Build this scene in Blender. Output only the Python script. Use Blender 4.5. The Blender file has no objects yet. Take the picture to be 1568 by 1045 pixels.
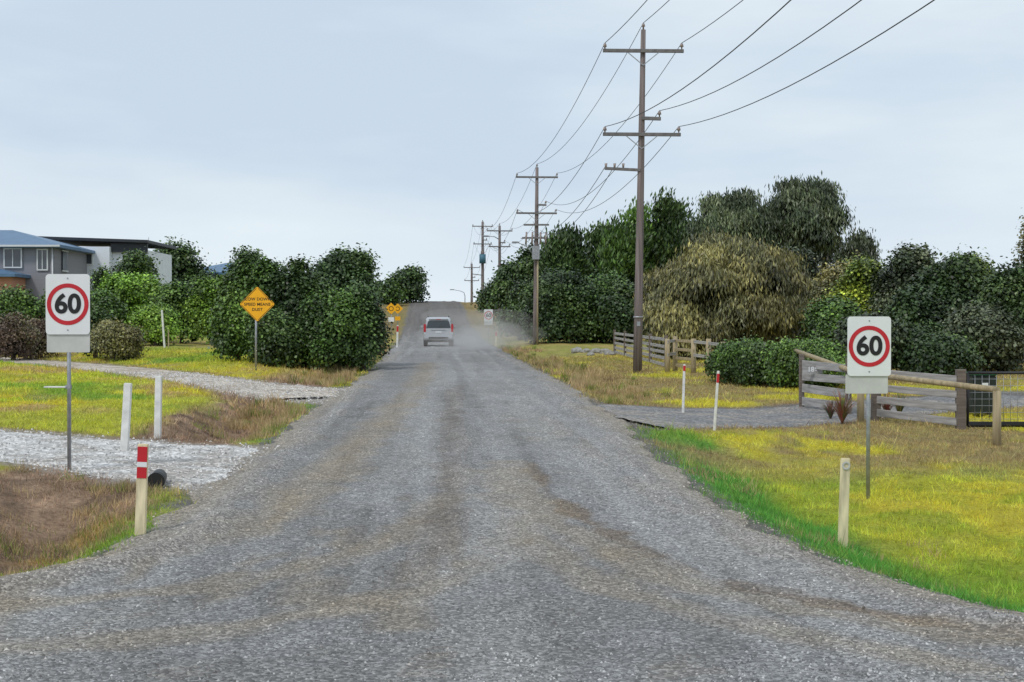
import bpy, bmesh, math, random
import numpy as np
from mathutils import Vector, Matrix
random.seed(7); RNG=np.random.default_rng(11)
scene=bpy.context.scene
scene.view_settings.view_transform='Standard'; scene.view_settings.look='None'
scene.view_settings.exposure=0; scene.view_settings.gamma=1
F=2200.0
def P(px,py,d): return ((px-784)*d/F, d, 2.2-(py-500)*d/F)
# ------------------------------------------------------------ helpers
def link(o,parent=None):
    scene.collection.objects.link(o)
    if parent is not None: o.parent=parent
    return o
def empty(name,loc=(0,0,0),rz=0):
    o=bpy.data.objects.new(name,None); o.empty_display_size=.3
    o.location=loc; o.rotation_euler=(0,0,rz); return link(o)
def mesh_np(name,verts,faces,mat=None,col=None,parent=None,smooth=False,colname='Col'):
    verts=np.asarray(verts,dtype=np.float32); faces=np.asarray(faces,dtype=np.int32)
    k=faces.shape[1]; me=bpy.data.meshes.new(name)
    me.vertices.add(len(verts)); me.vertices.foreach_set('co',verts.ravel())
    me.loops.add(faces.size); me.loops.foreach_set('vertex_index',faces.ravel())
    me.polygons.add(len(faces)); me.polygons.foreach_set('loop_start',np.arange(len(faces),dtype=np.int32)*k)
    if smooth: me.polygons.foreach_set('use_smooth',np.ones(len(faces),dtype=bool))
    me.update(calc_edges=True)
    if col is not None:
        a=me.color_attributes.new(colname,'FLOAT_COLOR','POINT')
        c=np.ones((len(verts),4),dtype=np.float32); c[:,:3]=col
        a.data.foreach_set('color',c.ravel())
    if mat: me.materials.append(mat)
    return link(bpy.data.objects.new(name,me),parent)
def h2(ix,iy,s):
    v=np.sin(ix*127.1+iy*311.7+s*74.7)*43758.5453
    return v-np.floor(v)
def vn(x,y,s=0):
    x=np.asarray(x,float);y=np.asarray(y,float)
    ix=np.floor(x);iy=np.floor(y);fx=x-ix;fy=y-iy
    fx=fx*fx*(3-2*fx);fy=fy*fy*(3-2*fy)
    return (h2(ix,iy,s)*(1-fx)+h2(ix+1,iy,s)*fx)*(1-fy)+(h2(ix,iy+1,s)*(1-fx)+h2(ix+1,iy+1,s)*fx)*fy
def fbm(x,y,s=0,o=4):
    r=0;a=.5;t=0
    for i in range(o):
        r=r+a*vn(x*2**i,y*2**i,s+i*3.3);t+=a;a*=.55
    return r/t
def sst(a,b,x):
    t=np.clip((x-a)/(b-a),0,1); return t*t*(3-2*t)
# ------------------------------------------------------------ materials
def newmat(name):
    m=bpy.data.materials.new(name); m.use_nodes=True
    return m,m.node_tree,m.node_tree.nodes['Principled BSDF']
def mat(name,c,rough=.6,metal=0,var=.12,scale=6,bump=0,bscale=40,stretch=(1,1,1),spec=.4):
    m,t,b=newmat(name); N=t.nodes;L=t.links
    b.inputs['Roughness'].default_value=rough;b.inputs['Metallic'].default_value=metal
    b.inputs['Specular IOR Level'].default_value=spec
    tc=N.new('ShaderNodeTexCoord');mp=N.new('ShaderNodeMapping');mp.inputs['Scale'].default_value=stretch
    L.new(tc.outputs['Object'],mp.inputs[0])
    n=N.new('ShaderNodeTexNoise');n.inputs['Scale'].default_value=scale;n.inputs['Detail'].default_value=6
    L.new(mp.outputs[0],n.inputs['Vector'])
    r=N.new('ShaderNodeValToRGB')
    r.color_ramp.elements[0].position=.3;r.color_ramp.elements[1].position=.7
    r.color_ramp.elements[0].color=[max(0,x*(1-var)) for x in c]+[1]
    r.color_ramp.elements[1].color=[min(1,x*(1+var)) for x in c]+[1]
    L.new(n.outputs[0],r.inputs[0]);L.new(r.outputs[0],b.inputs['Base Color'])
    if bump:
        n2=N.new('ShaderNodeTexNoise');n2.inputs['Scale'].default_value=bscale;n2.inputs['Detail'].default_value=5
        L.new(mp.outputs[0],n2.inputs['Vector'])
        bp=N.new('ShaderNodeBump');bp.inputs['Strength'].default_value=bump;bp.inputs['Distance'].default_value=.01
        L.new(n2.outputs[0],bp.inputs['Height']);L.new(bp.outputs[0],b.inputs['Normal'])
    return m
def leafmat(name,trans=.25,rough=.5,spec=.3):
    m,t,b=newmat(name);N=t.nodes;L=t.links
    a=N.new('ShaderNodeAttribute');a.attribute_name='Col'
    L.new(a.outputs['Color'],b.inputs['Base Color']);b.inputs['Roughness'].default_value=rough
    b.inputs['Specular IOR Level'].default_value=spec
    if trans:
        tr=N.new('ShaderNodeBsdfTranslucent');L.new(a.outputs['Color'],tr.inputs['Color'])
        mx=N.new('ShaderNodeMixShader');mx.inputs[0].default_value=trans
        L.new(b.outputs[0],mx.inputs[1]);L.new(tr.outputs[0],mx.inputs[2])
        L.new(mx.outputs[0],N['Material Output'].inputs['Surface'])
    return m
M_leaf=leafmat('foliage',0,.42,.4);M_grass=leafmat('grass_blades',.25,.7,.15)
M_core=mat('foliage_shade_core',(.008,.013,.007),.95,var=.4,scale=3,spec=.05)  # near-black, with the shade inside the crowns put into the colour
M_bark=mat('bark',(.12,.095,.075),.9,var=.35,scale=5,bump=.8,bscale=12,stretch=(1,1,.25))
M_pbark=mat('pale_bark',(.40,.37,.33),.8,var=.35,scale=3,bump=.4,bscale=12,stretch=(1,1,.25))
M_pole=mat('weathered_pole_timber',(.19,.155,.15),.85,var=.4,scale=4,bump=.5,bscale=20,stretch=(3,3,.12))
M_arm=mat('crossarm_timber',(.16,.15,.15),.8,var=.25,scale=6)
M_ins=mat('porcelain_insulator',(.30,.24,.22),.3,var=.1)
M_wire=mat('wire_metal',(.03,.03,.035),.6,var=.1)
M_fence=mat('weathered_grey_boards',(.33,.315,.31),.85,var=.38,scale=3,bump=.5,bscale=16,stretch=(.6,.6,6))
M_tan=mat('treated_pine',(.36,.29,.18),.8,var=.32,scale=3,bump=.4,bscale=16,stretch=(4,4,.4))
M_dkw=mat('dark_post_timber',(.16,.13,.11),.85,var=.35,scale=4,bump=.5,bscale=16,stretch=(4,4,.4))
M_white=mat('white_sign_paint',(.78,.79,.80),.45,var=.04,scale=3)
M_wpost=mat('scuffed_white_paint',(.72,.71,.68),.6,var=.16,scale=7,bump=.2)
M_cream=mat('aged_cream_paint',(.74,.64,.42),.7,var=.3,scale=5,bump=.3,stretch=(3,3,.6))
M_red=mat('red_reflective',(.55,.02,.03),.35,var=.08)
M_black=mat('black_paint',(.015,.015,.015),.5,var=.1)
M_yel=mat('yellow_sign',(.92,.44,.01),.45,var=.05)
M_galv=mat('galvanised_steel',(.34,.35,.37),.45,metal=.5,var=.2,scale=9)
M_alu=mat('sign_back',(.55,.55,.53),.5,var=.08)
# ------------------------------------------------------------ terrain functions
_hy=np.arange(-40,3200,.5)
_hz=np.interp(_hy,[-40,0,15,22,38,50,70,88,100,120,145,170,190,205,225,260,320,500,3200],
              [0,0,0,.17,.46,.56,.72,.90,.98,1.35,2.35,4.2,5.45,5.72,5.4,4.6,3.2,1.0,0])
_k=np.hanning(29);_k/=_k.sum();_hp=np.pad(_hz,14,mode='edge');_hz=np.convolve(_hp,_k,'valid')
def hr(Y): return np.interp(Y,_hy,_hz)
EL=np.array([(-60,7.6),(-30,8.6),(-10,10.4),(-6,11.4),(-4.5,12.3),(-3.95,13.6),(-3.85,15),(-4.0,18.2),(-4.1,23),(-4.4,30),(-4.6,38),(-5.05,50),(-8,100),(-13.9,200),(-30,460)],float)
ER=np.array([(60,6.6),(30,7.5),(10,8.8),(6,9.65),(3.84,10.8),(3.05,13.1),(2.77,14.7),(2.52,17.7),(2.27,23.4),(2.28,27.7),(1.88,35.6),(1.25,50),(-1.7,100),(-7.5,200),(-23,460)],float)
def chaikin(p,n=2):
    for _ in range(n):
        q=[p[0]]
        for a,b in zip(p[:-1],p[1:]): q+= [a*.75+b*.25,a*.25+b*.75]
        q.append(p[-1]);p=np.array(q)
    return p
EL=chaikin(EL);ER=chaikin(ER)
def xl(Y): return np.interp(Y,EL[:,1],EL[:,0])
def xr(Y): return np.interp(Y,ER[:,1],ER[:,0])
def pdist(X,Y,pl,vals=None):
    best=np.full(np.shape(X),1e9);bv=np.zeros(np.shape(X))
    for i in range(len(pl)-1):
        a=pl[i];d=pl[i+1]-a;L2=d@d
        t=np.clip(((X-a[0])*d[0]+(Y-a[1])*d[1])/L2,0,1)
        ds=np.hypot(X-a[0]-t*d[0],Y-a[1]-t*d[1]);m=ds<best;best=np.where(m,ds,best)
        if vals is not None: bv=np.where(m,vals[i]*(1-t)+vals[i+1]*t,bv)
    return (best,bv) if vals is not None else best
def edge_e(X,Y):
    X=np.asarray(X,float);Y=np.asarray(Y,float)
    dl=pdist(X,Y,EL);dr=pdist(X,Y,ER)
    l=X<xl(Y);r=X>xr(Y)
    l&=Y>7.6;r&=Y>6.6
    e=np.where(l,dl,np.where(r,dr,-np.minimum(dl,dr)))
    side=np.where(X<(xl(Y)+xr(Y))/2,-1,1)
    return e,side
DR=[ (np.array([(-3.2,21.3),(-4.6,21.6),(-6,22.1),(-9,23.4),(-20,28),(-40,36)],float),np.array([3.1,2.5,1.9,1.75,1.7,1.7])),
     (np.array([(-4.2,36.6),(-5.6,37.6),(-8,40.5),(-11,45),(-15,51),(-26,63)],float),np.array([3.0,2.2,1.4,1.2,1.2,1.2])),
     (np.array([(1.6,30.8),(3.2,31.5),(5,32.6),(8,35.2),(14,39)],float),np.array([3.4,2.6,2.0,1.8,1.7]))]
def drive_s(X,Y):
    out=[]
    for pl,hw in DR:
        d,w=pdist(X,Y,pl,hw);out.append(d-w)
    return out
def Hraw(X,Y):
    e,side=edge_e(X,Y);ds=drive_s(X,Y);dm=np.minimum(np.minimum(ds[0],ds[1]),ds[2])
    fill=np.where(side<0,1-sst(.4,2.6,dm),1-sst(.6,4.2,dm))
    base=hr(Y);ee=np.maximum(e,0)
    Ln=np.interp(ee,[0,.3,.9,1.5,2.3,5,15,40],[0,-.08,-.40,-.34,.06,.2,.28,.5])
    Lf=np.interp(ee,[0,.5,1.2,2,4,15,60],[0,-.06,-.12,.05,.3,.5,.8])
    Rn=np.interp(ee,[0,.4,1.1,2,4,10,30],[0,-.10,-.36,-.40,-.38,-.38,-.3])
    Rf=np.interp(ee,[0,.5,1.2,2,4,15,60],[0,-.05,-.12,-.06,.06,.1,.1])
    wl=sst(34,52,Y);wr=sst(32,48,Y)
    L=Ln*(1-wl)+Lf*wl;R=Rn*(1-wr)+Rf*wr
    Lfill=np.interp(ee,[0,5,15,40],[0,.18,.28,.5]);Rfill=np.interp(ee,[0,4,30],[0,-.3,-.3])*(1-wr)
    L=L*(1-fill)+Lfill*fill;R=R*(1-fill)+Rfill*fill
    off=np.where(side<0,L,R)*(e>0)
    f2=1-sst(0,.6,dm)
    bump=(fbm(X*.8,Y*.8,5,3)-.5)*.10*sst(.2,1.5,ee)*(1-f2*.8)+(fbm(X*3.1,Y*3.1,9,2)-.5)*.08*sst(.1,.6,ee)*(1-f2)
    inner=np.where(e<0,-e,0)
    crown=.05*sst(0,2.5,inner)*sst(12,20,Y)
    return (base+off+bump)+crown,e,side,dm,ds
def H(x,y):
    return float(Hraw(np.array([x]),np.array([y]))[0][0])
def C(*a): return np.array(a,float)
TAN=C(.43,.31,.16);BANK=C(.30,.205,.14);YEL=C(.58,.50,.055);YG=C(.42,.45,.05);GRN=C(.18,.33,.04);BGR=C(.09,.28,.05);OLV=C(.30,.29,.07);GRV=C(.21,.20,.185)
def mix(a,b,t): return a*(1-t[...,None])+b*t[...,None]
def bankmask(X,Y,e,n2,n3):
    w=1.3*sst(22,15,Y)
    return sst(.3,.7,e+(n3-.5)*.4)*(1-sst(2.2+w,3.0+w*1.2,e+(n2-.5)*1.4))*sst(60,40,Y)
def gcol(X,Y,e,side,dm):
    n1=fbm(X*.35,Y*.22,21,4);n2=fbm(X*1.3,Y*.9,31,3);n3=fbm(X*4,Y*3,41,2)
    sh=X.shape
    B=lambda c:np.broadcast_to(c,sh+(3,)).copy()
    R=mix(B(YEL),YG,sst(.38,.62,n1));R=mix(R,GRN,sst(.5,.72,n2)*.5)
    R=mix(R,GRN*1.1,(1-sst(1.5,5,e+(n2-.5)*3))*sst(19,13,Y)*.8)
    R=mix(R,BGR,(1-sst(.9,1.9,e+(n2-.5)*1.2))*sst(36,24,Y)*.95)
    R=mix(R,TAN*.8,sst(.38,.54,n2*.4+n1*.6)*sst(21,25.5,Y)*.9)
    R=mix(R,OLV,sst(.5,.7,n3)*.3)
    Lc=mix(B(YEL*.92),TAN,sst(.42,.60,n2)*.75);Lc=mix(Lc,YG,sst(.42,.62,n1)*.85)
    Lc=mix(Lc,GRN,sst(.52,.72,fbm(X*.4+9,Y*.3,51,3))*.85)
    bank=bankmask(X,Y,e,n2,n3)
    Lc=mix(Lc,BANK*(.5+1.0*n3[...,None]),bank);Lc=mix(Lc,C(.52,.34,.06),sst(.56,.7,n2)*bank*.6*(1-sst(1.2,2,e)))
    Lc=mix(Lc,GRN*.8,sst(.6,.75,fbm(X*2,Y*2,61,2))*(1-sst(.4,1.1,e))*.7)
    c=np.where((side<0)[...,None],Lc,R)
    far=mix(B(C(.42,.32,.13)),C(.32,.32,.08),sst(.4,.6,n1))
    c=mix(c,far,sst(50,80,Y)*.8)
    c=mix(c,C(.22,.155,.09),sst(105,140,Y)*.7)
    c=mix(c,BANK*.9,(1-sst(0,.5,dm+(n3-.5)*.5))*.7)
    c=c*(.74+.52*n3[...,None])
    return c
xs=list(np.arange(-13,13.01,.16));s=.16;x=xs[-1];ext=[]
while x<2600: s*=1.12;x+=s;ext.append(x)
xs=np.array([-v for v in ext[::-1]]+xs+ext)
ys=list(np.arange(-20,7,.7))+list(np.arange(7,31,.15));s=.15;y=ys[-1]
while y<3000: s*=1.03;y+=s;ys.append(y)
ys=np.array(ys)
U,V=np.meshgrid(xs,ys);X=U-.061*V;Y=V
Z,e,side,dm,ds=Hraw(X,Y)
gc=gcol(X,Y,e,side,dm)
n3=fbm(X*2.5,Y*2.5,77,3)
rf=1-sst(-.05,.5,e+(n3-.5)*.9)
gc=mix(gc,GRV*.95,rf)
df=1-sst(-.1,.35,np.minimum(ds[0],ds[1])+(n3-.5)*.7);gc=mix(gc,C(.42,.38,.34),df*.85)
df=1-sst(-.1,.3,ds[2]+(n3-.5)*.5);gc=mix(gc,C(.2,.19,.18),df)
Zt=Z-.05*sst(0,.35,-e)-.05*sst(0,.3,-dm)*(e>0)
nx,ny=len(xs),len(ys)
idx=np.arange(nx*ny).reshape(ny,nx)
fc=np.stack([idx[:-1,:-1],idx[:-1,1:],idx[1:,1:],idx[1:,:-1]],-1).reshape(-1,4)
mg,t,b=newmat('grassy_ground');N=t.nodes;L=t.links
a=N.new('ShaderNodeAttribute');a.attribute_name='Col';tc=N.new('ShaderNodeTexCoord')
n=N.new('ShaderNodeTexNoise');n.inputs['Scale'].default_value=14;n.inputs['Detail'].default_value=8;n.inputs['Roughness'].default_value=.75
L.new(tc.outputs['Object'],n.inputs['Vector'])
mr=N.new('ShaderNodeMapRange');mr.inputs['From Min'].default_value=.3;mr.inputs['From Max'].default_value=.7;mr.inputs['To Min'].default_value=.4;mr.inputs['To Max'].default_value=1.3
L.new(n.outputs[0],mr.inputs[0]);vm=N.new('ShaderNodeVectorMath');vm.operation='SCALE'
L.new(a.outputs['Color'],vm.inputs[0]);L.new(mr.outputs[0],vm.inputs['Scale']);L.new(vm.outputs[0],b.inputs['Base Color'])
b.inputs['Roughness'].default_value=.95;b.inputs['Specular IOR Level'].default_value=.1
bp=N.new('ShaderNodeBump');bp.inputs['Strength'].default_value=.9;bp.inputs['Distance'].default_value=.05
L.new(n.outputs[0],bp.inputs['Height']);L.new(bp.outputs[0],b.inputs['Normal'])
mesh_np('ground',np.stack([X,Y,Zt],-1).reshape(-1,3),fc,mg,gc.reshape(-1,3),smooth=True)
# ------------------------------------------------------------ gravel
def gravel(name,contrast=1.0,vs=30,nlow=.38):
    m,t,b=newmat(name);N=t.nodes;L=t.links
    a=N.new('ShaderNodeAttribute');a.attribute_name='Col';tc=N.new('ShaderNodeTexCoord')
    v=N.new('ShaderNodeTexVoronoi');v.inputs['Scale'].default_value=vs;L.new(tc.outputs['Object'],v.inputs['Vector'])
    n=N.new('ShaderNodeTexNoise');n.inputs['Scale'].default_value=12;n.inputs['Detail'].default_value=10;n.inputs['Roughness'].default_value=.85
    L.new(tc.outputs['Object'],n.inputs['Vector'])
    sx=N.new('ShaderNodeSeparateColor');L.new(v.outputs['Color'],sx.inputs[0])
    pw=N.new('ShaderNodeMath');pw.operation='POWER';pw.inputs[1].default_value=2.2;L.new(sx.outputs[0],pw.inputs[0])
    r1=N.new('ShaderNodeMapRange');r1.inputs['To Min'].default_value=1-.36*contrast;r1.inputs['To Max'].default_value=1+.85*contrast
    L.new(pw.outputs[0],r1.inputs[0])
    r2=N.new('ShaderNodeMapRange');r2.inputs['From Min'].default_value=.35;r2.inputs['From Max'].default_value=.65;r2.inputs['To Min'].default_value=1-nlow*contrast;r2.inputs['To Max'].default_value=1+nlow*contrast
    L.new(n.outputs[0],r2.inputs[0])
    mu=N.new('ShaderNodeMath');mu.operation='MULTIPLY';L.new(r1.outputs[0],mu.inputs[0]);L.new(r2.outputs[0],mu.inputs[1])
    vm=N.new('ShaderNodeVectorMath');vm.operation='SCALE';L.new(a.outputs['Color'],vm.inputs[0]);L.new(mu.outputs[0],vm.inputs['Scale'])
    L.new(vm.outputs[0],b.inputs['Base Color']);b.inputs['Roughness'].default_value=.9;b.inputs['Specular IOR Level'].default_value=.2
    b1=N.new('ShaderNodeBump');b1.inputs['Strength'].default_value=.9;b1.inputs['Distance'].default_value=.018;b1.invert=True
    L.new(v.outputs['Distance'],b1.inputs['Height'])
    b2=N.new('ShaderNodeBump');b2.inputs['Strength'].default_value=.6;b2.inputs['Distance'].default_value=.025
    L.new(n.outputs[0],b2.inputs['Height']);L.new(b1.outputs[0],b2.inputs['Normal']);L.new(b2.outputs[0],b.inputs['Normal'])
    return m
B=lambda c,sh:np.broadcast_to(c,sh+(3,)).copy()
BR=C(.285,.235,.17)
def windrow(X,Y,e):
    u=X+.061*Y
    n=fbm(X*1.8,Y*.8,400,3)
    w=np.exp(-((-e-.55-(fbm(X*.3,Y*.3,401,2)-.5)*.5)/.22)**2)*(e<0)
    w2=np.exp(-((u-.55-(fbm(Y*.12,Y*0,402,2)-.5)*.7)/.16)**2)*.6*sst(13,20,Y)
    w3=np.exp(-((u-2.7-(fbm(Y*.12,Y*0+4,403,2)-.5)*.7)/.18)**2)*.6*sst(11,16,Y)
    return np.clip((w+w2+w3)*(.35+1.3*sst(.3,.7,n)),0,1.4)
STAN=[([(.3,21),(.45,17.5),(1.3,13.4),(2.4,11.25),(3.4,10.2),(6,9)],.10,C(.17,.13,.095),.85),
   ([(.0,21),(.15,17.5),(.95,13.4),(2.0,11.25),(3.0,10.2),(5.6,9)],.25,BR*1.05,.65),
   ([(-.2,21),(-.2,17),(.5,12.6),(1.7,10.4),(3,9.2)],.2,BR*1.1,.5),
   ([(-.6,20),(-1.0,15),(-2.2,12.2),(-4.5,11),(-8,10)],.22,BR*1.05,.65),
   ([(.2,16),(-.3,12.5),(-1.6,10.6),(-4,9.6)],.22,BR*1.1,.55),
   ([(-1.55,40),(-1.25,28),(-.9,21),(-.75,16),(-.8,12.5)],.24,C(.14,.115,.095),.65),
   ([(-3.5,60),(-2.5,40),(-2.5,24),(-2.6,17),(-3.4,13.2),(-6,11.4)],.4,BR*1.1,.6),
   ([(-.6,50),(.4,28),(1.0,20),(1.6,15),(2.4,12)],.35,C(.33,.325,.32),.65),
   ([(-1.9,60),(-.7,40),(-.25,24),(-.1,14),(.0,8)],.3,C(.33,.325,.32),.6),
   ([(-2.9,60),(-1.9,38),(-1.6,26),(-1.7,17)],.35,C(.32,.32,.32),.5),
   ([(-.9,60),(.8,38),(1.5,26),(2.0,18)],.4,C(.32,.32,.325),.5)]
def roadcol(X,Y,e):
    u=X+.061*Y;c=B(C(.222,.217,.213),X.shape)
    w=fbm(u*.9,Y*.07,101,4);w2=fbm(X*.7,Y*.5,103,4);w3=fbm(u*3.2,Y*.10,107,3);w4=fbm(X*2.3,Y*1.1,108,4)
    c=mix(c,C(.26,.26,.265),sst(.45,.65,w2)*.7)
    c=mix(c,BR,sst(.50,.68,w*.6+w4*.4)*sst(45,11,Y)*.62)
    c=mix(c,C(.15,.142,.135),sst(.52,.72,w3*.7+w4*.3)*.6)
    c=mix(c,C(.34,.34,.34),sst(.54,.74,fbm(u*2.6,Y*.06,111,3))*.55)
    for k,(pl,wd,cc,st) in enumerate(STAN):
        d=pdist(X,Y,chaikin(np.array(pl,float)))
        q=(1-sst(wd*.2,wd*1.7,d+(fbm(X*1.6,Y*1.6,120+k,3)-.5)*.5))*st*(.2+fbm(X*1.1,Y*.8,140+k,3)*1.2)
        c=mix(c,cc,np.clip(q,0,1))
    c=mix(c,C(.34,.29,.225),(1-sst(0,.8,-e+(w2-.5)*1.2))*.65*sst(90,40,Y))
    c=mix(c,C(.31,.29,.27),np.clip(windrow(X,Y,e),0,1)*.6)
    c=mix(c,C(.12,.105,.095),sst(100,150,Y)*.75)
    return c*(.92+.2*(fbm(X*5,Y*3,115,2))[...,None])
ry=list(np.arange(-14,8,.8))+list(np.arange(8,32,.08));s=.08;y=ry[-1]
while y<330: s*=1.03;y+=s;ry.append(y)
ry=np.array(ry);nc=130
T=np.linspace(0,1,nc)
jl=(fbm(ry*1.1,ry*0,3,4)-.5)*.6;jr=(fbm(ry*1.1,ry*0+5,4,4)-.5)*.6
XL=np.where(ry<7.7,-40,np.maximum(xl(ry),-40))+jl;XR=np.where(ry<7.7,40,np.minimum(xr(ry),40))+jr
X=XL[:,None]*(1-T)+XR[:,None]*T;Y=np.repeat(ry[:,None],nc,1)
Z,e,side,dm,ds=Hraw(X,Y)
def roadz(X,Y,e): return .012+(fbm(X*1.2,Y*.15,90,3)-.5)*.04+(fbm(X*2.5,Y*2.5,91,3)-.5)*.02+windrow(X,Y,e)*.06
Z=Z+roadz(X,Y,e);Z[:,0]-=.06;Z[:,-1]-=.06;Z[:,1]-=.015;Z[:,-2]-=.015
c=roadcol(X,Y,e)
idx=np.arange(nc*len(ry)).reshape(len(ry),nc)
fc=np.stack([idx[:-1,:-1],idx[:-1,1:],idx[1:,1:],idx[1:,:-1]],-1).reshape(-1,4)
mesh_np('gravel_road',np.stack([X,Y,Z],-1).reshape(-1,3),fc,gravel('road_gravel',.85,40),c.reshape(-1,3),smooth=True)
for di,(pl,hw) in enumerate(DR):
    pl2=chaikin(pl,2);dd=np.r_[0,np.cumsum(np.hypot(*(pl2[1:]-pl2[:-1]).T))]
    d0=np.r_[0,np.cumsum(np.hypot(*(pl[1:]-pl[:-1]).T))]
    S=np.arange(0.15,dd[-1],.15);cx=np.interp(S,dd,pl2[:,0]);cy=np.interp(S,dd,pl2[:,1]);w=np.interp(S*d0[-1]/dd[-1],d0,hw)
    tx=np.gradient(cx);ty=np.gradient(cy);l=np.hypot(tx,ty);tx/=l;ty/=l
    nq=51;T=np.linspace(-1,1,nq);jw=1+(fbm(S*1.3,S*0+di,200,3)-.5)*.3
    X=cx[:,None]-ty[:,None]*T*(w*jw)[:,None];Y=cy[:,None]+tx[:,None]*T*(w*jw)[:,None]
    Z,e,side,dm,ds=Hraw(X,Y)
    Z=Z+.008+(fbm(X*2.5,Y*2.5,220,3)-.5)*.03-.08*sst(.84,1,np.abs(T))[None,:]-.07*sst(.15,-.35,e+(fbm(X*2,Y*2,221,2)-.5)*.5)
    n1=fbm(X*1.5,Y*1.5,210+di,4);n2=fbm(X*4.5,Y*4.5,215+di,3)
    c1,c2=[(C(.60,.59,.58),C(.40,.37,.34)),(C(.54,.48,.41),C(.38,.32,.26)),(C(.20,.20,.205),C(.29,.265,.24))][di]
    c=mix(B(c1,X.shape),c2,sst(.4,.62,n1*.6+n2*.4))
    idx=np.arange(nq*len(S)).reshape(len(S),nq)
    fc=np.stack([idx[:-1,:-1],idx[1:,:-1],idx[1:,1:],idx[:-1,1:]],-1).reshape(-1,4)
    mesh_np('gravel_driveway',np.stack([X,Y,Z],-1).reshape(-1,3),fc,gravel('driveway_gravel',.75,20),c.reshape(-1,3),smooth=True)
def stones(name,X,Y,Z,sz,col,m):
    o=np.array([(1,0,0),(0,1,0),(-1,0,0),(0,-1,0),(0,0,.95)],float)
    f=np.array([(0,1,4),(1,2,4),(2,3,4),(3,0,4)])
    n=len(X);a=RNG.uniform(0,6.28,n);sc=sz[:,None,None]*RNG.uniform(.55,1.25,(n,5,1))
    v=o[None]*sc;v[:,4,:2]=RNG.normal(0,.3,(n,2))*sz[:,None]
    vx=v[...,0]*np.cos(a)[:,None]-v[...,1]*np.sin(a)[:,None];vy=v[...,0]*np.sin(a)[:,None]+v[...,1]*np.cos(a)[:,None]
    v=np.stack([vx+X[:,None],vy+Y[:,None],v[...,2]+Z[:,None]-.002],-1)
    ff=(f[None]+np.arange(n)[:,None,None]*5).reshape(-1,3)
    return mesh_np(name,v.reshape(-1,3),ff,m,np.repeat(col,5,0))
ms,t,b=newmat('loose_stone');a=t.nodes.new('ShaderNodeAttribute');a.attribute_name='Col';t.links.new(a.outputs['Color'],b.inputs['Base Color']);b.inputs['Roughness'].default_value=.85
n=150000;Y=8.2+32*RNG.random(n)**2.0;X=RNG.uniform(-1,1,n)*(Y*.38+.5)
Zb,e,sd,dm,ds=Hraw(X,Y)
k=(e<.3)&(RNG.random(n)<.22+.78*np.clip(windrow(X,Y,e)+.6*sst(.4,.7,fbm(X*1.3,Y*1.3,410,3)),0,1));X=X[k];Y=Y[k];e=e[k];Zb=Zb[k];n=len(X)
stones('loose_gravel',X,Y,Zb+roadz(X,Y,e)*(e<.05),RNG.uniform(.005,.013,n)*RNG.uniform(.8,1.5,n),roadcol(X,Y,e)*RNG.choice([.45,.8,1.1,1.5,2.1],n,p=[.22,.25,.25,.18,.10])[:,None],ms)
n=60000;Y=18+28*RNG.random(n);X=RNG.uniform(-17,9,n);Zb,e,sd,dm,ds=Hraw(X,Y)
k=(np.minimum(ds[0],ds[1])<RNG.normal(0,.25,n))&(e>-.3);X=X[k];Y=Y[k];Zb=Zb[k];n=len(X)
stones('driveway_stones',X,Y,Zb+.012,RNG.uniform(.012,.03,n),C(.58,.56,.54)[None]*RNG.uniform(.35,1.35,(n,1)),ms)
# ------------------------------------------------------------ grass blades
def blades(name,X,Y,h,wd,col,lean=.5):
    Z=Hraw(X,Y)[0]-.01;n=len(X);a=RNG.uniform(0,6.28,n);b_=RNG.uniform(0,6.28,n);ln=RNG.random(n)*lean*h
    dx=np.cos(a)*wd;dy=np.sin(a)*wd
    v=np.stack([np.stack([X-dx,Y-dy,Z],-1),np.stack([X+dx,Y+dy,Z],-1),np.stack([X+np.cos(b_)*ln,Y+np.sin(b_)*ln,Z+h],-1)],1)
    cc=np.clip(np.repeat(col[:,None],3,1)*1.35,0,.85)
    return mesh_np(name,v.reshape(-1,3),np.arange(3*n).reshape(n,3),M_grass,cc.reshape(-1,3))
n=640000;Y=8.5+60*RNG.random(n)**1.7;X=RNG.uniform(-1,1,n)*(Y*.40+1)
e,sd=edge_e(X,Y);ds=drive_s(X,Y);dm=np.minimum(np.minimum(ds[0],ds[1]),ds[2])
pn=fbm(X*2.2,Y*2.2,340,3);bm_=bankmask(X,Y,e,fbm(X*1.3,Y*.9,31,3),fbm(X*4,Y*3,41,2))*(sd<0)
k=(e>RNG.uniform(-.15,.5,n)+(pn-.5)*.8)&(dm>RNG.uniform(-.2,.4,n))&(RNG.random(n)<.35+.65*sst(.35,.55,pn))&(RNG.random(n)>bm_*.55);X=X[k];Y=Y[k];e=e[k];sd=sd[k];dm=dm[k];n=len(X);pn=pn[k];bm_=bm_[k]
col=gcol(X,Y,e,sd,dm)*RNG.uniform(.6,1.35,(n,1))*(.82+.36*sst(.35,.7,pn))[:,None];col[:,0]*=RNG.uniform(.85,1.15,n)
h=RNG.uniform(.015,.05,n)*(.6+1.4*fbm(X*1.5,Y*1.5,300,2));h=np.where((bm_>.4)|((sd>0)&(e<1.3)),h*1.5,h)
h=np.where(RNG.random(n)<.04,h*2.2,h)
h*=1+Y/70
blades('grass',X,Y,h,.0035*np.maximum(1,Y/11),col,1.3)
n=3600;Yc=12+75*RNG.random(n)**1.3;sd=np.where(RNG.random(n)<.68,-1,1)
off=np.abs(RNG.normal(.75,.5,n))+.15;Xc=np.where(sd<0,xl(Yc)-off,xr(Yc)+off)
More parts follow.
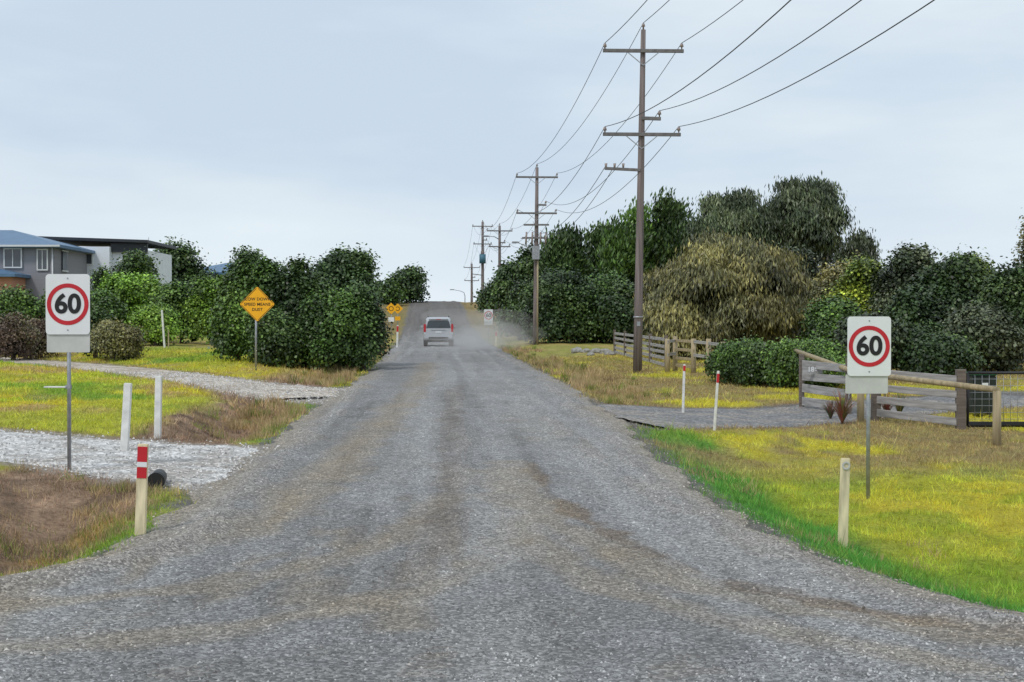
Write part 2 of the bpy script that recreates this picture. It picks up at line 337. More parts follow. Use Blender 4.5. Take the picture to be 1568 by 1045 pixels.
k=(fbm(Xc*.9,Yc*.5,333,2)>.5);k&=~((sd>0)&(Yc<34)&(RNG.random(n)<.8));Xc=Xc[k];Yc=Yc[k];sd=sd[k]
ds=drive_s(Xc,Yc);k=np.minimum(np.minimum(ds[0],ds[1]),ds[2])>.4;Xc=Xc[k];Yc=Yc[k]
m=len(Xc);r=26;X=np.repeat(Xc,r)+RNG.normal(0,.08,m*r);Y=np.repeat(Yc,r)+RNG.normal(0,.08,m*r)
tc_=np.where(RNG.random((m,1))<.7,C(.42,.31,.17)[None],C(.20,.24,.06)[None])*RNG.uniform(.6,1.2,(m,1))
blades('dry_grass_tufts',X,Y,np.repeat(RNG.uniform(.08,.28,m)*np.clip(Yc/32,.4,1.2),r)*RNG.uniform(.6,1.2,m*r),.005*np.maximum(1,Y/16),np.repeat(tc_,r,0)*RNG.uniform(.7,1.3,(m*r,1)),.8)
# ------------------------------------------------------------ solids
def bevelbox(name,size,loc,m,parent=None,bev=.01,rot=(0,0,0),taper=None):
    bm=bmesh.new();bmesh.ops.create_cube(bm,size=1)
    for v in bm.verts:
        v.co.x*=size[0];v.co.y*=size[1];v.co.z*=size[2]
        if taper and v.co.z>0: v.co.x*=taper[0];v.co.y*=taper[1]
    if bev: bmesh.ops.bevel(bm,geom=bm.edges[:],offset=bev,segments=2,affect='EDGES')
    me=bpy.data.meshes.new(name);bm.to_mesh(me);bm.free();me.materials.append(m)
    o=bpy.data.objects.new(name,me);o.location=loc;o.rotation_euler=rot;return link(o,parent)
def beam(name,p,q,w,h,m,parent=None,bev=.008):
    p=Vector(p);q=Vector(q);d=q-p;L_=d.length
    bm=bmesh.new();bmesh.ops.create_cube(bm,size=1)
    for v in bm.verts: v.co.x*=L_;v.co.y*=w;v.co.z*=h
    if bev:bmesh.ops.bevel(bm,geom=bm.edges[:],offset=bev,segments=1,affect='EDGES')
    me=bpy.data.meshes.new(name);bm.to_mesh(me);bm.free();me.materials.append(m)
    o=bpy.data.objects.new(name,me);o.location=(p+q)/2
    yaw=math.atan2(d.y,d.x);pit=-math.atan2(d.z,math.hypot(d.x,d.y))
    if abs(d.x)+abs(d.y)<1e-6: yaw=0
    o.rotation_euler=(Matrix.Rotation(yaw,4,'Z')@Matrix.Rotation(pit,4,'Y')).to_euler()
    return link(o,parent)
def tube(name,pts,rad,m,parent=None,seg=10,smooth=True):
    vs=[];fs=[];pts=[Vector(p) for p in pts]
    for i,p in enumerate(pts):
        d=(pts[min(i+1,len(pts)-1)]-pts[max(i-1,0)]).normalized()
        a=d.cross(Vector((0,1,.01)));a=a.normalized() if a.length>1e-3 else Vector((1,0,0));b=d.cross(a).normalized()
        for k in range(seg):
            t=6.28318*k/seg;vs.append(p+(a*math.cos(t)+b*math.sin(t))*rad[i])
    for i in range(len(pts)-1):
        for k in range(seg):
            fs.append((i*seg+k,i*seg+(k+1)%seg,(i+1)*seg+(k+1)%seg,(i+1)*seg+k))
    fs.append(tuple(range(seg))[::-1]);fs.append(tuple(range((len(pts)-1)*seg,len(pts)*seg)))
    me=bpy.data.meshes.new(name);me.from_pydata([tuple(v) for v in vs],[],fs);me.materials.append(m)
    if smooth:
        for p in me.polygons[:-2]: p.use_smooth=True
    bm=bmesh.new();bm.from_mesh(me);bmesh.ops.recalc_face_normals(bm,faces=bm.faces[:]);bm.to_mesh(me);bm.free()
    return link(bpy.data.objects.new(name,me),parent)
def rrect(name,w,h,r,th,loc,m,parent=None,rot=0):
    pts=[]
    for cx,cz,a0 in ((w/2-r,h/2-r,0),(-w/2+r,h/2-r,90),(-w/2+r,-h/2+r,180),(w/2-r,-h/2+r,270)):
        for i in range(7):
            a=math.radians(a0+i*15);pts.append((cx+r*math.cos(a),cz+r*math.sin(a)))
    if rot: pts=[(x*math.cos(rot)-z*math.sin(rot),x*math.sin(rot)+z*math.cos(rot)) for x,z in pts]
    n=len(pts);v=[(x,-th/2,z) for x,z in pts]+[(x,th/2,z) for x,z in pts]
    f=[tuple(range(n)),tuple(range(n,2*n))[::-1]]+[(i,i+n,(i+1)%n+n,(i+1)%n) for i in range(n)]
    me=bpy.data.meshes.new(name);me.from_pydata(v,[],f);me.materials.append(m)
    bm=bmesh.new();bm.from_mesh(me);bmesh.ops.recalc_face_normals(bm,faces=bm.faces[:]);bm.to_mesh(me);bm.free()
    o=bpy.data.objects.new(name,me);o.location=loc;return link(o,parent)
def ring(name,r0,r1,loc,m,parent,th=.002):
    n=64;v=[];f=[]
    for i in range(n):
        a=6.28318*i/n;c,s=math.cos(a),math.sin(a)
        v+=[(r0*c,0,r0*s),(r1*c,0,r1*s),(r0*c,-th,r0*s),(r1*c,-th,r1*s)]
    for i in range(n):
        j=(i+1)%n;a,b=i*4,j*4
        f+=[(a+2,a+3,b+3,b+2),(a+1,b+1,b+3,a+3),(a,a+2,b+2,b)]
    me=bpy.data.meshes.new(name);me.from_pydata(v,[],f);me.materials.append(m)
    o=bpy.data.objects.new(name,me);o.location=loc;return link(o,parent)
def text(name,s,size,loc,m,parent,off=.0,sx=1,space=1.0):
    cu=bpy.data.curves.new(name,'FONT');cu.body=s;cu.size=size;cu.align_x='CENTER';cu.align_y='CENTER';cu.extrude=.001;cu.offset=off
    cu.space_character=space;cu.materials.append(m)
    o=bpy.data.objects.new(name,cu);o.location=loc;o.rotation_euler=(math.pi/2,0,0);o.scale=(sx,1,1);return link(o,parent)
def speed_sign(x,y,ztop,lowoff,lean=0,s=1.0):
    g=H(x,y);o=empty('speed_limit_sign',(x,y,g));h=ztop-g
    tube('post',[(0,.045*s,-.3),(lean,.045*s,h-.12)],[.028*s,.028*s],M_galv,o,12)
    tx=lean
    rrect('sign_plate',.615*s,.84*s,.05*s,.006,(tx,0,h-.42*s),M_white,o)
    ring('red_ring',.232*s,.29*s,(tx,-.0055,h-.42*s),M_red,o)
    text('speed_number','60',.37*s,(tx,-.009,h-.425*s),M_black,o,off=.011*s,sx=1.0)
    rrect('lower_plate',.60*s,.27*s,.02*s,.006,(tx+lowoff,.02,h-.955*s),M_alu,o)
    for z in (h-.2*s,h-.65*s,h-.97*s): bevelbox('bracket',(.5*s,.02,.035*s),(tx,.03 if z<h-.9*s else .018,z),M_galv,o,.004)
    for z in (h-.06*s,h-.78*s): ring('bolt',0,.011*s,(tx,-.006,z),M_galv,o)
    return o
speed_sign(*P(104,720,20)[:2],P(0,420,20)[2],.0)
speed_sign(*P(1331,768,20.3)[:2],P(0,485,20.3)[2],-.03)
x,y,z=P(85,593,19.9);o=empty('small_marker_sign',(x,y,z));bevelbox('blade',(.3,.12,.02),(0,0,0),M_wpost,o,.005);bevelbox('clamp',(.08,.06,.05),(.17,.02,0),M_galv,o,.004)
x=P(748,0,110)[0];speed_sign(x,110,P(0,474,110)[2],0,s=1.1)
for px,py,d in ((599,465,112),(609,466,125)):
    x,y,z=P(px,py,d);g=H(x,y);o=empty('warning_sign',(x,y,g));zz=z-g
    tube('post',[(0,.04,-.2),(0,.04,zz)],[.03,.03],M_galv,o);rrect('diamond_plate',.65,.65,.05,.006,(0,0,zz-.4),M_yel,o,math.pi/4)
    rrect('advisory_plate',.45,.35,.03,.006,(0,0,zz-1.25),M_yel if px==609 else M_white,o)
    ring('curve_symbol',.14,.19,(0,-.004,zz-.4),M_black,o)
x,y,z=P(394,466,47);g=H(x,y);o=empty('dust_warning_sign',(x,y,g));c=z-g
tube('post',[(-.06,.04,-.3),(-.04,.04,c+.4)],[.035,.035],M_galv,o,12)
rrect('diamond_plate',.82,.82,.06,.006,(0,0,c),M_yel,o,math.pi/4)
q=.385
pts=[(q*1.414,0),(0,q*1.414),(-q*1.414,0),(0,-q*1.414)]
for i in range(4):
    a=pts[i];b_=pts[(i+1)%4];f=.95
    beam('border',(a[0]*f+b_[0]*(1-f),-.006,c+a[1]*f+b_[1]*(1-f)),(b_[0]*f+a[0]*(1-f),-.006,c+b_[1]*f+a[1]*(1-f)),.003,.014,M_black,o,0)
text('legend','SLOW DOWN',.135,(0,-.007,c+.16),M_black,o,.002,1.0,1.05)
text('legend','SPEED MEANS',.135,(0,-.007,c-.01),M_black,o,.002,1.0,1.05)
text('legend','DUST',.135,(0,-.007,c-.18),M_black,o,.002,1.0,1.05)
# ------------------------------------------------------------ guide posts
def post(name,px,pyb,pyt,d,w,th,m,leanpx=0,red=None,zoff=0):
    x,y,_=P(px,pyb,d);g=H(x,y);h=P(0,pyt,d)[2]-g
    o=empty(name,(x,y,g));l=leanpx*d/F
    a=math.atan2(l,h);bevelbox('post_body',(w,th,h+.25),(l*.5-.125*math.sin(a),0,h/2-.125),m,o,.008,rot=(0,a,0),taper=(.94,.94))
    if red:
        for (z0,z1,mm) in red:
            bevelbox('reflector',(w*.9,.006,(z1-z0)*h),(l*(z0+z1)/2,-th/2-.002,(z0+z1)/2*h),mm,o,.001,rot=(0,a,0))
    return o
post('white_bollard',190,705,587,22.6,.125,.09,M_wpost,6)
post('white_bollard',241,684,576,24.6,.115,.09,M_wpost,2)
post('guide_post',214,825,680,15.1,.115,.05,M_cream,5,[(.80,.97,M_red),(.62,.74,M_red),(.745,.80,M_white)])
o=post('guide_post',1291,838,702,16.2,.11,.05,M_cream,4)
ring('round_reflector',.028,.045,(.03,-.031,.93),M_alu,o,.006)
post('guide_post',1094,650,568,28.3,.055,.03,M_wpost,6,[(.80,.95,M_red)])
post('guide_post',1046,628,558,32.8,.06,.03,M_wpost,2,[(.86,.97,M_red)])
post('guide_post',608,522,498,88,.12,.05,M_wpost,1,[(.7,.95,M_red)])
post('guide_post',759,525,508,92,.12,.05,M_cream,1,[(.7,.95,M_red)])
post('timber_stake',252,524,475,70,.09,.09,M_wpost,-4)
post('timber_stake',258,524,505,70,.06,.05,M_tan,0)
x,y,_=P(238,722,18.6);o=empty('culvert_pipe',(x,y,H(x,y)+.08))
tube('pipe',[(0,0,0),(-.1,.6,.0)],[.10,.10],M_black,o,20);tube('pipe_collar',[(.005,-.03,0),(0,.02,0)],[.115,.115],M_black,o,20)
# ------------------------------------------------------------ utility poles
def upole(x,y,ztop,rb,rt,lean,arms,extras=()):
    g=H(x,y);o=empty('utility_pole',(x,y,g));h=ztop-g
    tube('pole_shaft',[(lean*t,0,-.4+(h+.4)*t) for t in (0,.25,.5,.75,1)],[rb+(rt-rb)*t for t in (0,.25,.5,.75,1)],M_pole,o,14)
    att=[]
    for (z,x0,x1,ins) in arms:
        zz=z-g;lx=lean*zz/h
        beam('crossarm',(lx+x0,-rt-.06,zz),(lx+x1,-rt-.06,zz-.02),.09,.12,M_arm,o)
        if x1-x0>2:
            for s_ in(-1,1): beam('brace',(lx+s_*.55,-rt-.09,zz-.06),(lx,-rt-.02,zz-.5),.02,.03,M_galv,o,0)
        for q in ins:
            tube('insulator',[(lx+q,-rt-.06,zz+.05),(lx+q,-rt-.06,zz+.12),(lx+q,-rt-.06,zz+.13),(lx+q,-rt-.06,zz+.24)],[.02,.03,.07,.045],M_ins,o,8)
            att.append((x+lx+q,y-rt-.06,z+.26))
    tube('pole_top_insulator',[(lean,0,h),(lean,0,h+.1),(lean,0,h+.12),(lean,0,h+.22)],[.03,.03,.07,.04],M_ins,o,8)
    att.append((x+lean,y,ztop+.24))
    return o,att
def arms_at(zt,zl): return [(zt,-1.4,1.4,(-1.33,1.33)),(zl,-1.35,1.35,(-1.28,1.28)),(zl+.55,0,.65,(.6,))]
PL=[]
PL.append(upole(7.4,4,12.6,.17,.09,.1,arms_at(11.9,8.9)))
o,a=upole(4.36,50,P(0,47,50)[2],.165,.085,.2,arms_at(11.75,8.86));PL.append((o,a))
g=H(4.36,50);beam('service_arm',(-1.15,-.1,7.68-g),(.1,-.1,7.62-g),.08,.1,M_arm,o)
for q in (-1.1,-.8,-.5): tube('insulator',[(q,-.1,7.7-g),(q,-.1,7.85-g)],[.03,.05],M_ins,o,8)
tube('steel_band',[(.03,0,1.9),(.03,0,1.96)],[.168,.168],M_galv,o,14);bevelbox('pole_tag',(.12,.01,.16),(.03,-.165,1.7),M_galv,o,.002)
o,a=upole(1.57,96,P(0,257,96)[2],.2,.10,.1,arms_at(P(0,272,96)[2],P(0,327,96)[2]));PL.append((o,a))
g=H(1.57,96)
beam('switch_arm',(-.9,-.2,P(0,365,96)[2]-g),(.8,-.2,P(0,365,96)[2]-g),.1,.12,M_arm,o)
for q in (-.65,-.25,.3,.65): tube('fuse',[(q,-.25,P(0,375,96)[2]-g),(q+.05,-.3,P(0,356,96)[2]-g)],[.06,.06],M_ins,o,8)
bevelbox('switch_box',(.5,.35,.9),(.02,-.32,P(0,388,96)[2]-g),M_galv,o,.03)
beam('service_arm',(-.8,-.2,P(0,345,96)[2]-g),(.9,-.2,P(0,345,96)[2]-g),.09,.12,M_arm,o)
tube('cable_riser',[(.12,-.22,0),(.14,-.2,5.6)],[.06,.06],M_tan,o,8)
tube('lamp_arm',[(0,-.1,P(0,395,96)[2]-g),(-.6,-.3,P(0,378,96)[2]-g),(-1.2,-.4,P(0,372,96)[2]-g)],[.04,.035,.03],M_galv,o,8)
bevelbox('lamp_head',(.5,.22,.12),(-1.35,-.4,P(0,372,96)[2]-g),M_galv,o,.04)
o,a=upole(-1.25,145,P(0,346,145)[2],.2,.12,.0,[(P(0,354,145)[2],-1.3,1.3,(-1.25,1.25)),(P(0,378,145)[2],-1.1,1.1,(-1,1)),(P(0,372,145)[2],0,.6,(.5,))]);PL.append((o,a))
g=H(-1.25,145);zl=P(0,363,145)[2]-g;tube('lamp_arm',[(0,0,zl-.3),(-.5,-.1,zl),(-1.2,-.2,zl+.05)],[.05,.04,.04],M_galv,o,8);bevelbox('lamp_head',(.7,.25,.16),(-1.4,-.2,zl+.05),M_galv,o,.05)
o,a=upole(-3.8,186,P(0,340,186)[2],.22,.15,.0,[(P(0,347,186)[2],-1.35,1.35,(-1.25,1.25)),(P(0,374,186)[2],-1.2,1.2,(-1.1,1.1)),(P(0,368,186)[2],0,.6,(.5,))]);PL.append((o,a))
g=H(-3.8,186);M_tr=mat('transformer_paint',(.06,.16,.22),.5)
tube('transformer',[(0,-.45,P(0,404,186)[2]-g),(0,-.45,P(0,390,186)[2]-g)],[.42,.42],M_tr,o,14)
for q in(-.2,0,.2):tube('bushing',[(q,-.45,P(0,390,186)[2]-g),(q,-.45,P(0,385,186)[2]-g)],[.05,.03],M_ins,o,8)
beam('lamp_bracket',(-1.3,-.2,P(0,420,186)[2]-g),(0,-.2,P(0,422,186)[2]-g),.1,.1,M_arm,o)
o,a=upole(-6.5,232,P(0,404,232)[2],.22,.15,.0,[(P(0,410,232)[2],-1.3,1.3,(-1.25,1.25)),(P(0,430,232)[2],-1.2,1.2,(-1.1,1.1)),(P(0,425,232)[2],0,.6,(.5,))]);PL.append((o,a))
x,y,z=P(712,446,290);g=H(x,y);o=empty('street_lamp',(x,y,g));h=z-g
tube('lamp_column',[(0,0,-.3),(0,0,h-1),(-.2,0,h-.3),(-.9,0,h),(-2.2,0,h+.25)],[.11,.08,.07,.06,.05],M_galv,o,8);bevelbox('lamp_head',(.9,.35,.18),(-2.6,0,h+.28),M_galv,o,.06)
cu=bpy.data.curves.new('overhead_power_lines','CURVE');cu.dimensions='3D';cu.bevel_depth=.012;cu.bevel_resolution=1
def wire(a,b,sag,n=26):
    sp=cu.splines.new('POLY');sp.points.add(n-1)
    for i in range(n):
        t=i/(n-1);sp.points[i].co=(a[0]*(1-t)+b[0]*t,a[1]*(1-t)+b[1]*t,a[2]*(1-t)+b[2]*t-sag*4*t*(1-t),1)
for (o1,a1),(o2,a2) in zip(PL[:-1],PL[1:]):
    for k,(p,q) in enumerate(zip(a1,a2)): wire(p,q,[1.0,1.05,1.3,1.25,1.35,1.0][k])
wire((3.3,49.9,7.85),(1.3,95.8,8.6),1.0);wire((3.6,49.9,7.85),(1.9,95.8,8.6),1.1)
wire((1.4,95.8,9.2),(4.2,104,4.5),.3)
wire((1.4,95.7,8.0),(-1.3,144.8,9.5),1.0)
cu.materials.append(M_wire);link(bpy.data.objects.new('overhead_power_lines',cu))
# ------------------------------------------------------------ fences
def panel(name,p0,p1,h,nb,bw,m,pm,posts=2,pw=.12,cap=0):
    o=empty(name,(0,0,0));p0=Vector((p0[0],p0[1],0));p1=Vector((p1[0],p1[1],0))
    g0=H(p0.x,p0.y);g1=H(p1.x,p1.y)
    for i in range(nb):
        f=(i+.55)/nb
        beam('board',(p0.x,p0.y-.05,g0+h*f+random.uniform(-.03,.03)),(p1.x,p1.y-.05,g1+h*f+random.uniform(-.03,.03)),.03,bw*random.uniform(.9,1.05),m,o)
    for i in range(posts):
        t=i/(posts-1);q=p0.lerp(p1,t);g=g0*(1-t)+g1*t
        beam('fence_post',(q.x,q.y+.03,g-.2),(q.x,q.y+.03,g+h+.08),pw,pw,pm,o)
    return o
panel('board_fence',(5.15,72),(5.8,54),1.15,5,.13,M_fence,M_dkw,5)
o=empty('timber_gate_fence',(0,0,0))
pp=[(1022,49.5),(1034,50),(1062,48),(1085,47),(1107,45)]
for i,(px,d) in enumerate(pp):
    x=P(px,0,d)[0];g=H(x,d);tube('fence_post',[(x,d,g-.2),(x,d,g+1.15+.05*(i%2))],[.09,.085],M_tan,o,10)
for (a,da),(b_,db) in zip(pp[:-1],pp[1:]):
    xa=P(a,0,da)[0];xb=P(b_,0,db)[0];ga=H(xa,da);gb=H(xb,db)
    for hh in ((1.05,.75,.45,.2) if a==1034 else (1.05,.6)): beam('rail',(xa,da-.1,ga+hh),(xb,db-.1,gb+hh),.04,.10,M_fence if a!=1034 else M_tan,o)
o=panel('board_fence',(P(1228,0,36)[0],36),(P(1300,0,34.2)[0],34.2),1.25,4,.2,M_fence,M_dkw,2)
x,y,z=P(1243,566,35.5);rrect('number_plate',.5,.2,.02,.01,(x,y-.1,z),M_fence,o);text('number','186',.17,(x,y-.108,z),M_white,o,.004)
o=panel('board_fence',(P(1342,0,32.6)[0],32.6),(P(1472,0,31.2)[0],31.2),1.22,4,.17,M_fence,M_dkw,2,.19)
o=empty('log_rail_fence',(0,0,0))
lp=[(P(1205,0,43)[0],43),(P(1318,0,32.2)[0],32.2),(P(1527,0,27.9)[0],27.9)]
for (x,y) in lp:
    g=H(x,y);tube('log_post',[(x,y,g-.2),(x,y,g+1.05)],[.085,.08],M_tan,o,12)
for (a,b_) in zip(lp[:-1],lp[1:]):
    tube('log_rail',[(a[0],a[1]-.05,H(*a)+1.09),(b_[0],b_[1]-.05,H(*b_)+1.07)],[.06,.06],M_tan,o,12)
o=empty('wire_mesh_gate',(0,0,0));x0=P(1480,0,31.3)[0];x1=x0+3.4;y0=31.2;g=H(x0+1,y0)
M_frame=mat('dark_gate_steel',(.03,.03,.035),.5,metal=.3)
fr=[(x0,y0,g+.1),(x1,y0,g+.1),(x1,y0,g+1.25),(x0,y0,g+1.25)]
for i in range(4): tube('gate_frame',[fr[i],fr[(i+1)%4]],[.03,.03],M_frame,o,8)
for i in range(1,22): xx=x0+i*.155;tube('mesh_wire',[(xx,y0,g+.1),(xx,y0,g+1.25)],[.005,.005],M_galv,o,5)
for i in range(1,8): zz=g+.1+i*.145;tube('mesh_wire',[(x0,y0+.011,zz),(x1,y0+.011,zz)],[.005,.005],M_galv,o,5)
beam('bottom_rail',(x0,y0-.06,g+.15),(x1,y0-.06,g+.15),.04,.09,M_frame,o)
x=P(1502,0,34)[0];g=H(x,34);o=empty('wheelie_bin',(x,34,g))
M_bin=mat('bin_plastic',(.02,.028,.026),.5,var=.15);M_lid=mat('bin_lid',(.02,.16,.08),.45)
bm=bmesh.new();bmesh.ops.create_cube(bm,size=1)
for v in bm.verts:
    k=.82 if v.co.z<0 else 1;v.co.x*=.58*k;v.co.y*=.66*k;v.co.z*=.9
bmesh.ops.bevel(bm,geom=bm.edges[:],offset=.04,segments=2,affect='EDGES');me=bpy.data.meshes.new('bin_body');bm.to_mesh(me);bm.free();me.materials.append(M_bin)
b_=bpy.data.objects.new('bin_body',me);b_.location=(0,0,.53);link(b_,o)
bevelbox('bin_lid',(.62,.74,.06),(0,0,1.01),M_lid,o,.03);tube('bin_handle',[(-.25,.40,.95),(.25,.40,.95)],[.02,.02],M_bin,o,8)
for s_ in(-1,1): tube('bin_wheel',[(s_*.26,.3,.1),(s_*.32,.3,.1)],[.1,.1],M_black,o,14)
bevelbox('bin_label',(.14,.006,.16),(0,-.325,.72),M_white,o,.001)
def rock(x,y,s):
    bm=bmesh.new();bmesh.ops.create_icosphere(bm,subdivisions=2,radius=s)
    for v in bm.verts: v.co*=random.uniform(.82,1.1);v.co.z*=.65
    me=bpy.data.meshes.new('boulder');bm.to_mesh(me);bm.free();me.materials.append(M_rock)
    o=bpy.data.objects.new('boulder',me);o.location=(x,y,H(x,y)+s*.2);link(o)
M_rock=mat('pale_rock',(.30,.29,.27),.9,var=.35,scale=5,bump=.8,bscale=10)
for px,d,s in ((884,76,.35),(897,75,.28),(912,74,.34),(926,73,.3),(905,70,.22),(934,71,.3)): rock(P(px,0,d)[0],d,s)
# ------------------------------------------------------------ vegetation
def unit(v): return v/np.maximum(np.linalg.norm(v,axis=-1,keepdims=True),1e-9)
def lobes_for(c,r,n,rs,lr=(.30,.46),low=-.35,lz=1.0,rag=.1):
    out=[]
    while len(out)<n:
        v=unit(rs.normal(size=3))
        if v[2]<low: continue
        q=rs.uniform(*lr);k=rs.uniform(1-rag,1.06)-q*.9
        out.append((np.array(c)+v*np.array(r)*k*np.array([1,1,1-(lz-1)*q*.9]),np.array(r)*q*rs.uniform(.88,1.12,3)*np.array([1,1,lz])))
    out.append((np.array(c),np.array(r)*.60))
    return out
def foliage(name,lobes,ncl,per,leaf,cols,rs,parent,mode='leaf',spread=1.0,zmin=None,gap=.7):
    n=int(ncl*3.6)
    C0=np.array([l[0] for l in lobes]);R0=np.array([l[1] for l in lobes])
    ar=(R0[:,0]*R0[:,2]+R0[:,1]*R0[:,2]+R0[:,0]*R0[:,1]);pr=ar/ar.sum()
    li=rs.choice(len(lobes),n,p=pr);dv=unit(rs.normal(size=(n,3)));dv[:,2]=np.where(dv[:,2]<-.5,-dv[:,2],dv[:,2])
    rad=1-np.abs(rs.normal(0,.12,n))+np.where(rs.random(n)<.2,rs.uniform(.03,.28,n),0)
    p=C0[li]+dv*R0[li]*rad[:,None]
    keep=np.ones(n,bool)
    for j in range(len(lobes)):
        q=np.linalg.norm((p-C0[j])/R0[j],axis=1);keep&=~((q<.80)&(li!=j))
    if zmin is not None: keep&=p[:,2]>zmin
    nz=0
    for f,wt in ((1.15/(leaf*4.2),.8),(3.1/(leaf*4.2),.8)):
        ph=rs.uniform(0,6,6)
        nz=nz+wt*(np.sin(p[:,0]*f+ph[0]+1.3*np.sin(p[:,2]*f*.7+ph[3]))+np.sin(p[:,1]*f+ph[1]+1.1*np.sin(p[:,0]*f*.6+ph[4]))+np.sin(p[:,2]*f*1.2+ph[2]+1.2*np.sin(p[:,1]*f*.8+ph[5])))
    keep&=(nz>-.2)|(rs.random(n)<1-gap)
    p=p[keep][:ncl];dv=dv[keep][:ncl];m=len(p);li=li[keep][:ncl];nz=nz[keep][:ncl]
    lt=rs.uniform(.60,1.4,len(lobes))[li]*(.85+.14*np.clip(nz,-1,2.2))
    sp=leaf*1.8*spread
    lp=(np.repeat(p,per,0)+rs.normal(0,1,(m*per,3))*sp*np.array([1,1,.7]));N_=m*per
    D=np.repeat(dv,per,0)
    if mode=='droop': ax=unit(np.array([0,0,-1.3])+D*.35+rs.normal(0,.35,(N_,3)));ll=leaf*1.7;lw=leaf*.22
    elif mode=='spike': ax=unit(np.array([.25,0,.75])+D*.9+rs.normal(0,.4,(N_,3)));ll=leaf*1.5;lw=leaf*.28
    elif mode=='fine': ax=unit(np.array([0,0,.4])+D*.6+rs.normal(0,.7,(N_,3)));ll=leaf*1.1;lw=leaf*.3
    else: ax=unit(D*.3+rs.normal(0,1,(N_,3)));ll=leaf;lw=leaf*.42
    nr=unit(D+rs.normal(0,.42,(N_,3))+np.array([0,0,.3]))
    if mode in('leaf','fine'): ax=unit(ax-nr*(ax*nr).sum(1,keepdims=True)*.85)
    b=unit(np.cross(nr,ax))
    s=rs.uniform(.6,1.35,(N_,1))
    v=np.stack([lp-ax*ll*.5*s,lp+b*lw*s,lp+ax*ll*.5*s,lp-b*lw*s],1)
    cols=np.array(cols)*1.4
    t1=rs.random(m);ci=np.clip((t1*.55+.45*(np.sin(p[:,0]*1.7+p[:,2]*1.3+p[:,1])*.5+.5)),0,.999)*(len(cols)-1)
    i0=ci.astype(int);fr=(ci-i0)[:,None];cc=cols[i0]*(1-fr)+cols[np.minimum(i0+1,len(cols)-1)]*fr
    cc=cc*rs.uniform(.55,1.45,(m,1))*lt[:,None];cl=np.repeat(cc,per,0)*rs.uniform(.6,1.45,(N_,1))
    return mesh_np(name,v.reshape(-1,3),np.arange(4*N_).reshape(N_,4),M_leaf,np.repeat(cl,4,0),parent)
def cores(lobes,rs,parent,k=.74,zmin=None):  # opaque dark blobs behind the leaves; painted shade shows through the gaps
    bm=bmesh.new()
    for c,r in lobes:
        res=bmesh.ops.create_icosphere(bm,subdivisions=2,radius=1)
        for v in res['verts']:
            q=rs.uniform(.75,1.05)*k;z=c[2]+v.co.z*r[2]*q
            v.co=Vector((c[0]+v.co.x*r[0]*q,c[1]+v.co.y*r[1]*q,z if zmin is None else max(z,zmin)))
    me=bpy.data.meshes.new('foliage_shade_core');bm.to_mesh(me);bm.free();me.materials.append(M_core);link(bpy.data.objects.new('foliage_shade_core',me),parent)
DG=[(.018,.034,.012),(.030,.055,.016),(.050,.088,.022),(.09,.135,.035)]
MG=[(.025,.046,.013),(.05,.095,.018),(.085,.15,.027),(.15,.24,.045)]
BG=[(.05,.10,.015),(.11,.20,.02),(.17,.29,.035),(.25,.36,.05)]
OL=[(.055,.058,.028),(.11,.11,.045),(.18,.16,.06),(.27,.24,.08)]
GU=[(.020,.032,.015),(.04,.056,.025),(.07,.088,.042),(.14,.155,.085)]
YGc=[(.05,.09,.02),(.13,.18,.03),(.24,.29,.03),(.38,.40,.04)]
BRN=[(.05,.03,.025),(.10,.065,.05),(.14,.10,.06),(.10,.12,.04)]
ti=[0]
def tree(name,pxc,hw,pt,d,cols,leaf=.16,ncl=1500,per=16,nl=14,ry=None,cb=.15,mode='leaf',lr=(.26,.42),core=.74,spread=1.0,lz=1.0,bark=None,nlimb=6,gap=.7,rag=.16):
    ti[0]+=1;rs=np.random.default_rng(100+ti[0])
    per=max(8,int(per*.85))
    x,y,zt=P(pxc,pt,d);g=H(x,y)
    rx=hw*d/F;ryy=rx if ry is None else ry
    ht=zt-g
    if cb<.06: rz=ht*.62;cz=zt-rz
    else: rz=ht*(1-cb)/2;cz=zt-rz
    o=empty(name,(0,0,0))
    lob=lobes_for((x,y,cz),(rx,ryy,rz),nl,rs,lr,low=-.55,lz=lz,rag=rag)
    foliage('crown',lob,ncl,per,leaf,cols,rs,o,mode,spread,zmin=g+.08,gap=gap)
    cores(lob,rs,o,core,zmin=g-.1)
    bk=bark or M_bark
    r0=max(.09,ht*.026)
    tube('trunk',[(x,y,g-.3),(x+.1*r0,y,g+ht*.25),(x+.3*rs.normal()*r0,y,cz),(x,y,cz+rz*.5)],[r0*1.25,r0,r0*.7,r0*.25],bk,o,10)
    for j in range(nlimb):
        c,_=lob[j%len(lob)];z0=g+ht*rs.uniform(.12,.35)
        mid=((x+c[0])/2+rs.normal()*.1*rx,(y+c[1])/2,(z0+c[2])/2-.05*ht)
        tube('limb',[(x,y,z0),mid,tuple(c)],[r0*.6,r0*.38,r0*.12],bk,o,7)
    return o
